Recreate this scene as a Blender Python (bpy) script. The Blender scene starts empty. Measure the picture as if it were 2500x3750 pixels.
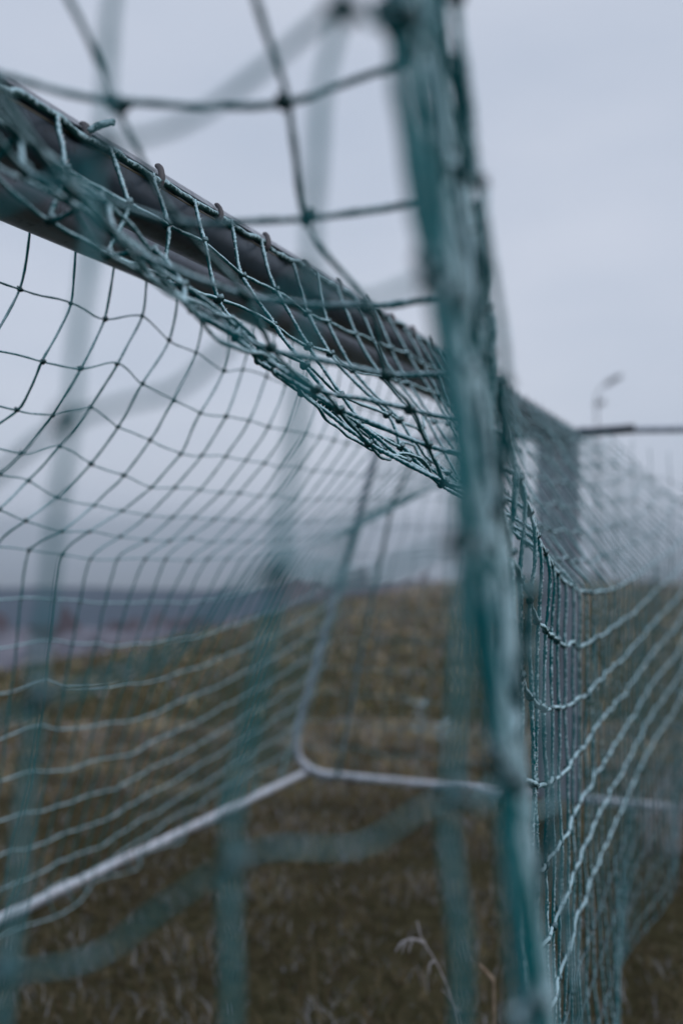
import bpy, bmesh, math, random
import numpy as np
from mathutils import Vector, noise

# ------------------------------------------------------------------ camera, sky, sun, exposure
S = bpy.context.scene
COL = S.collection
EYE = 1.48
cam = bpy.data.cameras.new('camera')
cam.sensor_fit = 'VERTICAL'; cam.sensor_height = 36.0; cam.sensor_width = 24.0
cam.lens = 35.0; cam.clip_start = 0.02; cam.clip_end = 30000
cam.dof.use_dof = True; cam.dof.focus_distance = 1.43; cam.dof.aperture_fstop = 1.8
camo = bpy.data.objects.new('camera', cam); COL.objects.link(camo)
camo.location = (0, 0, EYE)
camo.rotation_euler = (math.radians(90.864), 0, math.radians(20.869))
S.camera = camo

SUN_EL, SUN_AZ = 34.0, 105.0          # weak diffuse sun behind the cloud, to the right
W = bpy.data.worlds.new('World'); S.world = W; W.use_nodes = True
nt = W.node_tree; nt.nodes.clear()
wo = nt.nodes.new('ShaderNodeOutputWorld'); bg = nt.nodes.new('ShaderNodeBackground')
sky = nt.nodes.new('ShaderNodeTexSky'); sky.sky_type = 'NISHITA'; sky.sun_disc = False
sky.sun_elevation = math.radians(SUN_EL); sky.sun_rotation = math.radians(SUN_AZ)
sky.air_density = 1.0; sky.dust_density = 4.0; sky.ozone_density = 2.0
sc = nt.nodes.new('ShaderNodeVectorMath'); sc.operation = 'SCALE'; sc.inputs['Scale'].default_value = 0.07
tc = nt.nodes.new('ShaderNodeTexCoord')
mp = nt.nodes.new('ShaderNodeMapping'); mp.inputs['Scale'].default_value = (1.3, 1.3, 3.2)
nz = nt.nodes.new('ShaderNodeTexNoise'); nz.inputs['Scale'].default_value = 1.6; nz.inputs['Detail'].default_value = 4
cr = nt.nodes.new('ShaderNodeValToRGB')
cr.color_ramp.elements[0].position = 0.25; cr.color_ramp.elements[0].color = (0.52, 0.595, 0.73, 1)
cr.color_ramp.elements[1].position = 0.75; cr.color_ramp.elements[1].color = (0.685, 0.735, 0.85, 1)
mx = nt.nodes.new('ShaderNodeMix'); mx.data_type = 'RGBA'; mx.inputs['Factor'].default_value = 0.88
lk = nt.links.new
lk(tc.outputs['Generated'], mp.inputs['Vector']); lk(mp.outputs['Vector'], nz.inputs['Vector'])
lk(nz.outputs['Fac'], cr.inputs['Fac']); lk(sky.outputs['Color'], sc.inputs[0])
lk(sc.outputs['Vector'], mx.inputs['A']); lk(cr.outputs['Color'], mx.inputs['B'])
lk(mx.outputs['Result'], bg.inputs['Color']); bg.inputs['Strength'].default_value = 1.0
lk(bg.outputs['Background'], wo.inputs['Surface'])

sl = bpy.data.lights.new('sun', 'SUN'); sl.energy = 0.5; sl.angle = math.radians(40); sl.color = (1.0, 0.96, 0.92)
so = bpy.data.objects.new('sun', sl); COL.objects.link(so)
so.rotation_euler = (math.radians(90 - SUN_EL), 0, math.radians(SUN_AZ))
S.view_settings.view_transform = 'Standard'; S.view_settings.look = 'None'
S.view_settings.exposure = 0.0; S.view_settings.gamma = 1.0
S.cycles.use_denoising = True
S.cycles.max_bounces = 6; S.cycles.volume_bounces = 2
S.cycles.transparent_max_bounces = 8

rnd = random.Random(11)
rng = np.random.default_rng(7)

# ------------------------------------------------------------------ helpers
def link(name, data, parent=None):
    o = bpy.data.objects.new(name, data); COL.objects.link(o)
    if parent is not None: o.parent = parent
    return o
def tag(o, label=None, cat=None, group=None, kind=None):
    if label: o['label'] = label
    if cat: o['category'] = cat
    if group: o['group'] = group
    if kind: o['kind'] = kind
    return o
def empty(name, loc=(0, 0, 0)):
    o = link(name, None); o.location = loc; o.empty_display_size = 0.1
    return o
def mesh_np(name, V, F, mat, smooth=True):
    """V (n,3), F (m,3) or (m,4) int arrays"""
    V = np.asarray(V, dtype=np.float32); F = np.asarray(F, dtype=np.int32)
    me = bpy.data.meshes.new(name)
    k = F.shape[1]
    me.vertices.add(len(V)); me.vertices.foreach_set('co', V.ravel())
    me.loops.add(F.size); me.loops.foreach_set('vertex_index', F.ravel())
    me.polygons.add(len(F)); me.polygons.foreach_set('loop_start', np.arange(0, F.size, k, dtype=np.int32))
    me.update(calc_edges=True)
    if smooth: me.polygons.foreach_set('use_smooth', np.ones(len(F), dtype=bool))
    if mat: me.materials.append(mat)
    me.validate()
    return me
def grid(txt):
    return np.array([[[float(c) / 1000 for c in p.split(',')] for p in l.split()] for l in txt.strip().splitlines()])

def frames(P):
    T = np.gradient(P, axis=0); T /= np.linalg.norm(T, axis=1, keepdims=True) + 1e-12
    N = np.zeros_like(P)
    a = np.array([0.3, 0.2, 1.0]) if abs(T[0, 2]) < 0.8 else np.array([1.0, 0.3, 0.1])
    n = a - T[0] * (a @ T[0]); n /= np.linalg.norm(n); N[0] = n
    for k in range(1, len(P)):
        n = n - T[k] * (n @ T[k]); l = math.sqrt(n @ n) or 1.0
        n = n / l; N[k] = n
    return T, N, np.cross(T, N)
def tube_arrays(P, r, sides=8, twist=None, cap=True):
    """P (n,3), r scalar or (n,), twist = (pitch, depth) gives a two-ply rope section"""
    P = np.asarray(P, float); n = len(P)
    T, N, B = frames(P)
    r = np.full(n, r) if np.isscalar(r) else np.asarray(r)
    th = np.linspace(0, 2 * math.pi, sides, endpoint=False)
    R = np.repeat(r[:, None], sides, 1)
    if twist:
        s = np.r_[0, np.cumsum(np.linalg.norm(np.diff(P, axis=0), axis=1))]
        R = R * (1 - twist[1] + twist[1] * np.abs(np.cos(th[None] - 2 * math.pi * s[:, None] / (2 * twist[0]))) * 1.35)
    V = P[:, None] + R[..., None] * (np.cos(th)[None, :, None] * N[:, None] + np.sin(th)[None, :, None] * B[:, None])
    V = V.reshape(-1, 3)
    i = np.arange(n - 1)[:, None] * sides; j = np.arange(sides)[None]; j2 = (j + 1) % sides
    F = np.stack([i + j, i + j2, i + sides + j2, i + sides + j], -1).reshape(-1, 4)
    if cap:
        V = np.vstack([V, P[:1], P[-1:]]); c0 = n * sides; c1 = c0 + 1
        jj = np.arange(sides); j3 = (jj + 1) % sides; b = (n - 1) * sides
        F = np.vstack([F, np.stack([np.full(sides, c0), j3, jj, jj], 1), np.stack([np.full(sides, c1), b + jj, b + j3, b + j3], 1)])
    return V, F
def tris(F):
    A = F[:, [0, 1, 2]]; B = F[:, [0, 2, 3]]
    B = B[(B[:, 1] != B[:, 2])]
    return np.vstack([A, B])
def catmull(P, step):
    """smooth resample of a polyline at about step metres"""
    P = np.asarray(P, float)
    Q = np.vstack([2 * P[0] - P[1], P, 2 * P[-1] - P[-2]])
    out = []
    for k in range(len(P) - 1):
        p0, p1, p2, p3 = Q[k:k + 4]
        m = max(2, int(math.ceil(np.linalg.norm(p2 - p1) / step)))
        t = np.linspace(0, 1, m, endpoint=False)[:, None]
        a = .38
        m1 = (p2 - p0) * a; m2 = (p3 - p1) * a
        out.append((2*t**3-3*t**2+1)*p1 + (t**3-2*t**2+t)*m1 + (-2*t**3+3*t**2)*p2 + (t**3-t**2)*m2)
    out.append(P[-1:])
    return np.vstack(out)
def tube_obj(name, P, r, mat, parent=None, sides=12, twist=None):
    V, F = tube_arrays(P, r, sides, twist)
    return link(name, mesh_np(name, V, tris(F), mat), parent)

# ------------------------------------------------------------------ materials
def new_mat(name):
    m = bpy.data.materials.new(name); m.use_nodes = True
    t = m.node_tree; b = t.nodes['Principled BSDF']
    return m, t, b
def nd(t, typ, **kw):
    n = t.nodes.new(typ)
    for k, v in kw.items():
        if k in n.inputs: n.inputs[k].default_value = v
        else: setattr(n, k, v)
    return n
def ramp(t, fac, stops):
    n = t.nodes.new('ShaderNodeValToRGB'); e = n.color_ramp.elements
    while len(e) < len(stops): e.new(0.5)
    for k, (p, c) in enumerate(stops): e[k].position = p; e[k].color = (*c, 1)
    t.links.new(fac, n.inputs['Fac']); return n.outputs['Color']
def noise_out(t, scale, detail=3, coord='Object', rough=0.55, stretch=None):
    tc = t.nodes.new('ShaderNodeTexCoord'); src = tc.outputs[coord]
    if stretch:
        m = t.nodes.new('ShaderNodeMapping'); m.inputs['Scale'].default_value = stretch
        t.links.new(src, m.inputs['Vector']); src = m.outputs['Vector']
    n = nd(t, 'ShaderNodeTexNoise', Scale=scale, Detail=detail, Roughness=rough)
    t.links.new(src, n.inputs['Vector']); return n.outputs['Fac']
def mix(t, fac, a, b):
    m = t.nodes.new('ShaderNodeMix'); m.data_type = 'RGBA'
    for s, v in (('Factor', fac), ('A', a), ('B', b)):
        if isinstance(v, bpy.types.NodeSocket): t.links.new(v, m.inputs[s])
        elif s == 'Factor': m.inputs[s].default_value = v
        else: m.inputs[s].default_value = (*v, 1)
    return m.outputs['Result']
def bump(t, b, h, strength, dist):
    n = nd(t, 'ShaderNodeBump', Strength=strength, Distance=dist)
    t.links.new(h, n.inputs['Height']); t.links.new(n.outputs['Normal'], b.inputs['Normal'])
def math_n(t, op, a, b=None, c=None):
    n = t.nodes.new('ShaderNodeMath'); n.operation = op
    for k, v in enumerate((a, b, c)):
        if v is None: continue
        if isinstance(v, bpy.types.NodeSocket): t.links.new(v, n.inputs[k])
        else: n.inputs[k].default_value = v
    return n.outputs[0]
def frost_mask(t, wind, lo, hi, nscale, namp):
    """rime grows on the side of a thing that faced the wind and the open sky"""
    g = t.nodes.new('ShaderNodeNewGeometry')
    d = t.nodes.new('ShaderNodeVectorMath'); d.operation = 'DOT_PRODUCT'
    d.inputs[1].default_value = Vector(wind).normalized()
    t.links.new(g.outputs['Normal'], d.inputs[0])
    n = noise_out(t, nscale, 3)
    n = math_n(t, 'MULTIPLY', math_n(t, 'SUBTRACT', n, 0.5), namp)
    v = math_n(t, 'ADD', d.outputs['Value'], n)
    mr = nd(t, 'ShaderNodeMapRange'); mr.inputs['From Min'].default_value = lo; mr.inputs['From Max'].default_value = hi
    t.links.new(v, mr.inputs['Value']); return mr.outputs['Result']
FROST = (0.58, 0.82, 0.90)
WIND = (0.62, -0.30, 0.72)
def cord_mat(name, base, lo, hi, amp=1.6, top=0.92):
    m, t, b = new_mat(name)
    mask = frost_mask(t, WIND, lo, hi, 170, amp)
    mask = math_n(t, 'MULTIPLY', mask, top)
    n = noise_out(t, 60, 2)
    col = mix(t, n, tuple(c * 0.6 for c in base), tuple(c * 1.35 for c in base))
    t.links.new(mix(t, mask, col, FROST), b.inputs['Base Color'])
    b.inputs['Roughness'].default_value = 0.75
    b.inputs['Specular IOR Level'].default_value = 0.25
    return m
M = {}
M['cord'] = cord_mat('teal_cord', (0.0, 0.120, 0.130), 0.50, 0.90)
M['rime_cord'] = cord_mat('rimed_teal_cord', (0.0, 0.110, 0.120), 0.36, 0.74)
M['white_cord'] = cord_mat('frosted_cord', (0.0, 0.105, 0.115), 0.12, 0.52)
M['pale_cord'] = cord_mat('pale_teal_cord', (0.0, 0.23, 0.245), 0.30, 0.95)
M['near_cord'] = cord_mat('soft_teal_cord', (0.0, 0.19, 0.215), 0.45, 1.2, 1.0)
M['deep'] = cord_mat('clean_teal_cord', (0.0, 0.15, 0.16), 0.8, 1.6)
M['knot'] = cord_mat('teal_knot', (0.003, 0.040, 0.042), 0.55, 1.4, 1.2, 0.8)
M['rope'] = cord_mat('border_rope', (0.004, 0.050, 0.048), 0.25, 1.1, 2.4)
m, t, b = new_mat('rime'); b.inputs['Base Color'].default_value = (0.78, 0.84, 0.9, 1); b.inputs['Roughness'].default_value = 0.6
b.inputs['Subsurface Weight'].default_value = 0.0
M['rime'] = m

m, t, b = new_mat('dull_aluminium')
n1 = noise_out(t, 9, 5, stretch=(1, 0.25, 1)); n2 = noise_out(t, 55, 4)
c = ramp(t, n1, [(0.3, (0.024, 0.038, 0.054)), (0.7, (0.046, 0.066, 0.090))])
spots = nd(t, 'ShaderNodeMapRange'); spots.inputs['From Min'].default_value = 0.60; spots.inputs['From Max'].default_value = 0.72
t.links.new(n2, spots.inputs['Value'])
c = mix(t, math_n(t, 'MULTIPLY', spots.outputs['Result'], 0.45), c, (0.025, 0.022, 0.016))
c = mix(t, math_n(t, 'MULTIPLY', frost_mask(t, (0, 0, 1), 0.45, 0.85, 60, 0.5), 0.7), c, (0.62, 0.66, 0.74))
t.links.new(c, b.inputs['Base Color'])
t.links.new(ramp(t, n2, [(0.3, (0.30,) * 3), (0.7, (0.45,) * 3)]), b.inputs['Roughness'])
b.inputs['Metallic'].default_value = 0.2
bump(t, b, n2, 0.12, 0.002)
M['alu'] = m
m2 = m.copy(); m2.name = 'lit_aluminium'; M['alu_lit'] = m2  # lighter copy of the aluminium, the tube's highlight painted into its colour
for nn in m2.node_tree.nodes:
    if nn.type == 'VALTORGB' and nn.color_ramp.elements[0].color[0] < 0.2:
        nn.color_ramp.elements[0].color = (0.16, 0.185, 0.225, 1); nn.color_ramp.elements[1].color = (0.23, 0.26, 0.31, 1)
m2 = m2.copy(); m2.name = 'post_metal'; M['post'] = m2  # lighter-toned copy of the bar metal, for the posts
for nn in m2.node_tree.nodes:
    if nn.type == 'VALTORGB' and nn.color_ramp.elements[0].color[0] < 0.25:
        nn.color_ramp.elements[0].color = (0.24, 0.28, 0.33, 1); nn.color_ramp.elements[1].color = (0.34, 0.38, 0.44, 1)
m, t, b = new_mat('moss_stain')
t.links.new(ramp(t, noise_out(t, 30, 4, stretch=(1, .4, 1)), [(0.35, (0.12, 0.10, 0.05)), (0.65, (0.20, 0.19, 0.17))]), b.inputs['Base Color'])
b.inputs['Roughness'].default_value = 0.8
M['stain'] = m
m, t, b = new_mat('white_paint_rimed')
n1 = noise_out(t, 14, 4); fm = frost_mask(t, (0.2, 0, 1), 0.2, 0.9, 40, 1.0)
c = ramp(t, n1, [(0.3, (0.22, 0.26, 0.31)), (0.7, (0.52, 0.57, 0.65))])
t.links.new(mix(t, fm, c, (0.80, 0.83, 0.90)), b.inputs['Base Color']); b.inputs['Roughness'].default_value = 0.6
M['white'] = m
m, t, b = new_mat('grey_plastic'); b.inputs['Base Color'].default_value = (0.075, 0.07, 0.08, 1); b.inputs['Roughness'].default_value = 0.5
M['plastic'] = m
m, t, b = new_mat('turf_soil')
a1 = noise_out(t, 1.3, 6); a2 = noise_out(t, 14, 6, rough=0.7)
c = ramp(t, a2, [(0.25, (0.010, 0.010, 0.005)), (0.5, (0.070, 0.060, 0.032)), (0.75, (0.15, 0.128, 0.078))])
c = mix(t, math_n(t, 'MULTIPLY', a1, 0.55), c, (0.054, 0.056, 0.028))
# beyond the hilltop the land is dark woodland, not turf
tcg = t.nodes.new('ShaderNodeTexCoord'); ln = t.nodes.new('ShaderNodeVectorMath'); ln.operation = 'LENGTH'
t.links.new(tcg.outputs['Object'], ln.inputs[0])
mr = nd(t, 'ShaderNodeMapRange'); mr.inputs['From Min'].default_value = 50; mr.inputs['From Max'].default_value = 130
t.links.new(ln.outputs['Value'], mr.inputs['Value'])
c = mix(t, mr.outputs['Result'], c, (0.016, 0.030, 0.036))
t.links.new(c, b.inputs['Base Color']); b.inputs['Roughness'].default_value = 1.0; b.inputs['Specular IOR Level'].default_value = 0.0
bump(t, b, a2, 0.8, 0.03)
M['soil'] = m
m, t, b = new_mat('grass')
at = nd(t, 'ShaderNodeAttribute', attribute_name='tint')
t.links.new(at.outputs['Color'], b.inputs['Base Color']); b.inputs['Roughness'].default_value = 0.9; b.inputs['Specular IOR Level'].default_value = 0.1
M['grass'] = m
def plain(name, c1, c2, scale, rough=0.95):
    m, t, b = new_mat(name)
    t.links.new(ramp(t, noise_out(t, scale, 5), [(0.3, c1), (0.7, c2)]), b.inputs['Base Color'])
    b.inputs['Roughness'].default_value = rough; b.inputs['Specular IOR Level'].default_value = 0.1
    return m
M['wood'] = plain('bare_wood', (0.05, 0.033, 0.045), (0.12, 0.085, 0.105), 0.05)
M['scrub'] = plain('frosted_scrub', (0.14, 0.14, 0.17), (0.28, 0.28, 0.33), 0.5)
M['hill'] = plain('hill', (0.006, 0.030, 0.066), (0.014, 0.050, 0.095), 0.004)  # blue cast of distant haze painted into the forest colour
M['stem'] = plain('dry_stem', (0.26, 0.19, 0.13), (0.46, 0.37, 0.28), 40)
M['stem_rime'] = plain('dry_stem_rimed', (0.30, 0.27, 0.26), (0.52, 0.50, 0.51), 60)
M['weed'] = plain('frosted_weed', (0.16, 0.26, 0.27), (0.45, 0.56, 0.60), 60)
M['mast'] = plain('mast_metal', (0.30, 0.32, 0.34), (0.38, 0.40, 0.42), 3, 0.6)

# knot positions of the nets, millimetres
TOP_NET = grid('''
-715,520,1940 -646,528,1927 -576,535,1907 -507,542,1893 -632,481,1851 -530,477,1838 -397,506,1851 -270,533,1842 -160,580,1920
-715,727,1942 -649,654,1869 -615,627,1837 -584,607,1823 -552,587,1818 -487,558,1805 -395,600,1780 -283,636,1782 -178,676,1807
-715,840,1943 -660,765,1883 -646,740,1816 -582,727,1829 -547,692,1786 -485,659,1754 -402,698,1725 -304,726,1722 -181,756,1729
-715,953,1944 -655,891,1868 -658,859,1803 -585,846,1812 -542,817,1759 -494,764,1728 -403,805,1685 -294,836,1672 -191,855,1671
-715,1062,1944 -661,1010,1866 -663,979,1798 -590,964,1790 -539,936,1738 -501,879,1705 -418,915,1659 -312,948,1632 -207,973,1623
-715,1162,1945 -669,1123,1869 -661,1099,1798 -601,1083,1772 -536,1062,1715 -516,996,1700 -425,1033,1639 -325,1065,1605 -218,1087,1576
-715,1278,1946 -675,1230,1876 -642,1217,1796 -593,1199,1740 -525,1179,1686 -530,1114,1687 -437,1150,1625 -338,1181,1576 -230,1207,1538
-715,1389,1946 -671,1345,1863 -614,1333,1776 -566,1317,1708 -504,1298,1646 -528,1234,1660 -445,1266,1599 -338,1298,1539 -238,1327,1499
-715,1505,1947 -671,1460,1860 -611,1441,1767 -546,1432,1682 -474,1407,1598 -489,1346,1627 -419,1383,1573 -339,1415,1520 -249,1446,1467
-715,1632,1948 -662,1580,1854 -605,1544,1760 -517,1555,1667 -478,1529,1593 -464,1467,1603 -405,1502,1551 -336,1535,1499 -257,1567,1440
-715,1742,1948 -666,1693,1857 -608,1662,1763 -521,1674,1667 -483,1649,1594 -452,1586,1586 -397,1621,1533 -337,1654,1480 -267,1687,1417
-715,1851,1949 -664,1808,1855 -597,1784,1759 -523,1794,1664 -491,1761,1607 -447,1711,1575 -394,1742,1519 -339,1774,1464 -275,1807,1397
-715,1961,1950 -665,1923,1863 -606,1902,1777 -549,1898,1697 -499,1873,1625 -448,1832,1570 -394,1861,1508 -340,1893,1448 -280,1929,1376
-715,2071,1950 -662,2040,1863 -609,2020,1783 -555,2010,1705 -502,1988,1632 -448,1957,1566 -394,1982,1499 -342,2014,1434 -285,2055,1361
-715,2180,1951 -661,2155,1864 -609,2137,1785 -556,2123,1707 -503,2104,1632 -449,2078,1562 -394,2102,1490 -342,2134,1421 -289,2183,1345
-715,2290,1952 -661,2268,1864 -609,2252,1785 -556,2238,1707 -503,2221,1631 -448,2201,1557 -394,2223,1482 -341,2254,1409 -289,2311,1333
-715,2400,1952 -660,2381,1864 -609,2367,1784 -556,2353,1706 -503,2338,1628 -448,2322,1553 -394,2343,1477 -342,2374,1403 -290,2426,1325
-715,2509,1953 -660,2494,1865 -608,2481,1784 -556,2469,1705 -502,2456,1627 -449,2444,1550 -395,2464,1473 -344,2494,1398 -291,2541,1319
-715,2619,1954 -660,2606,1865 -608,2595,1784 -556,2585,1704 -502,2574,1625 -449,2565,1547 -396,2584,1469 -345,2614,1394 -291,2656,1313
-715,2729,1954 -660,2718,1865 -608,2709,1783 -555,2700,1704 -502,2692,1624 -449,2686,1545 -396,2704,1467 -345,2734,1391 -290,2771,1309
-715,2838,1955 -659,2830,1865 -607,2822,1784 -555,2816,1703 -502,2810,1623 -448,2806,1544 -395,2824,1466 -344,2852,1389 -289,2886,1306
-715,2948,1956 -659,2941,1866 -607,2936,1784 -554,2931,1703 -501,2928,1623 -448,2927,1544 -395,2945,1465 -343,2970,1388 -287,3001,1304
-715,3057,1956 -659,3053,1867 -606,3049,1784 -554,3047,1704 -500,3046,1623 -447,3047,1544 -394,3064,1466 -341,3087,1389 -285,3116,1304
-715,3167,1957 -659,3164,1867 -606,3162,1785 -553,3162,1705 -499,3163,1624 -446,3167,1545 -392,3183,1467 -339,3204,1390 -281,3231,1306
-715,3277,1958 -658,3276,1868 -605,3275,1786 -552,3276,1706 -498,3279,1626 -444,3286,1547 -390,3301,1469 -337,3321,1392 -278,3345,1308
-715,3386,1958 -658,3387,1869 -604,3388,1788 -551,3390,1708 -496,3395,1628 -442,3403,1549 -387,3418,1472 -334,3437,1395 -274,3460,1312
-715,3496,1959 -657,3498,1870 -603,3500,1789 -549,3504,1709 -494,3510,1630 -440,3520,1552 -385,3534,1475 -330,3553,1399 -270,3575,1316
-715,3606,1960 -657,3609,1871 -602,3612,1791 -547,3617,1712 -492,3624,1633 -437,3635,1555 -381,3650,1478 -326,3668,1403 -265,3690,1320
-715,3715,1960 -656,3720,1873 -601,3724,1792 -545,3730,1714 -489,3738,1636 -433,3749,1559 -377,3764,1483 -322,3783,1408 -260,3805,1325
-715,3825,1961 -655,3830,1874 -599,3835,1794 -543,3842,1717 -486,3851,1639 -430,3863,1563 -373,3879,1487 -317,3897,1413 -255,3920,1331
-715,3935,1962 -654,3941,1875 -597,3947,1797 -540,3954,1720 -482,3964,1643 -425,3977,1567 -368,3992,1492 -311,4011,1418 -249,4035,1337
-715,4044,1962 -653,4051,1877 -595,4058,1799 -537,4066,1723 -478,4076,1647 -420,4089,1572 -362,4105,1498 -305,4125,1425 -242,4149,1343
-715,4154,1963 -651,4161,1879 -592,4169,1802 -533,4177,1727 -473,4188,1652 -414,4201,1578 -355,4218,1504 -297,4238,1431 -234,4264,1351
-715,4264,1964 -650,4271,1881 -589,4279,1805 -529,4288,1731 -468,4299,1657 -407,4312,1584 -347,4330,1511 -289,4351,1439 -225,4378,1360
-715,4373,1964 -648,4381,1883 -586,4390,1809 -524,4399,1737 -462,4409,1664 -400,4423,1592 -339,4441,1520 -279,4463,1448 -215,4492,1370
-715,4483,1965 -646,4491,1886 -582,4499,1814 -519,4508,1743 -455,4519,1672 -392,4533,1601 -329,4550,1529 -268,4573,1459 -204,4605,1380
-715,4592,1966 -644,4601,1889 -578,4610,1820 -513,4618,1751 -448,4628,1681 -384,4642,1612 -320,4659,1542 -257,4683,1472 -192,4717,1395
-715,4702,1966 -641,4711,1893 -574,4719,1827 -508,4727,1761 -442,4737,1694 -377,4749,1627 -311,4766,1559 -246,4789,1492 -178,4825,1417
-715,4812,1967 -638,4821,1899 -570,4829,1837 -503,4836,1774 -436,4845,1709 -371,4855,1645 -304,4871,1581 -236,4893,1519 -163,4927,1451
-715,4921,1968 -635,4930,1905 -564,4938,1848 -497,4945,1789 -431,4952,1726 -366,4961,1665 -298,4973,1606 -229,4992,1552 -147,5023,1499
-715,5031,1968 -631,5039,1914 -558,5048,1864 -491,5053,1806 -426,5058,1745 -361,5065,1686 -294,5076,1630 -222,5091,1585 -131,5115,1556
-715,5141,1969 -627,5148,1927 -552,5158,1884 -485,5161,1827 -420,5164,1765 -355,5170,1705 -287,5178,1649 -213,5191,1611 -118,5208,1617
-715,5250,1970 -625,5256,1944 -548,5266,1915 -481,5268,1854 -414,5270,1785 -345,5275,1719 -273,5282,1660 -193,5292,1623 -108,5303,1679
-715,5360,1970 -638,5365,1970 -561,5370,1970 -484,5375,1895 -408,5380,1805 -331,5385,1726 -254,5390,1654 -177,5395,1586 -100,5400,1740
''')
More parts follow.
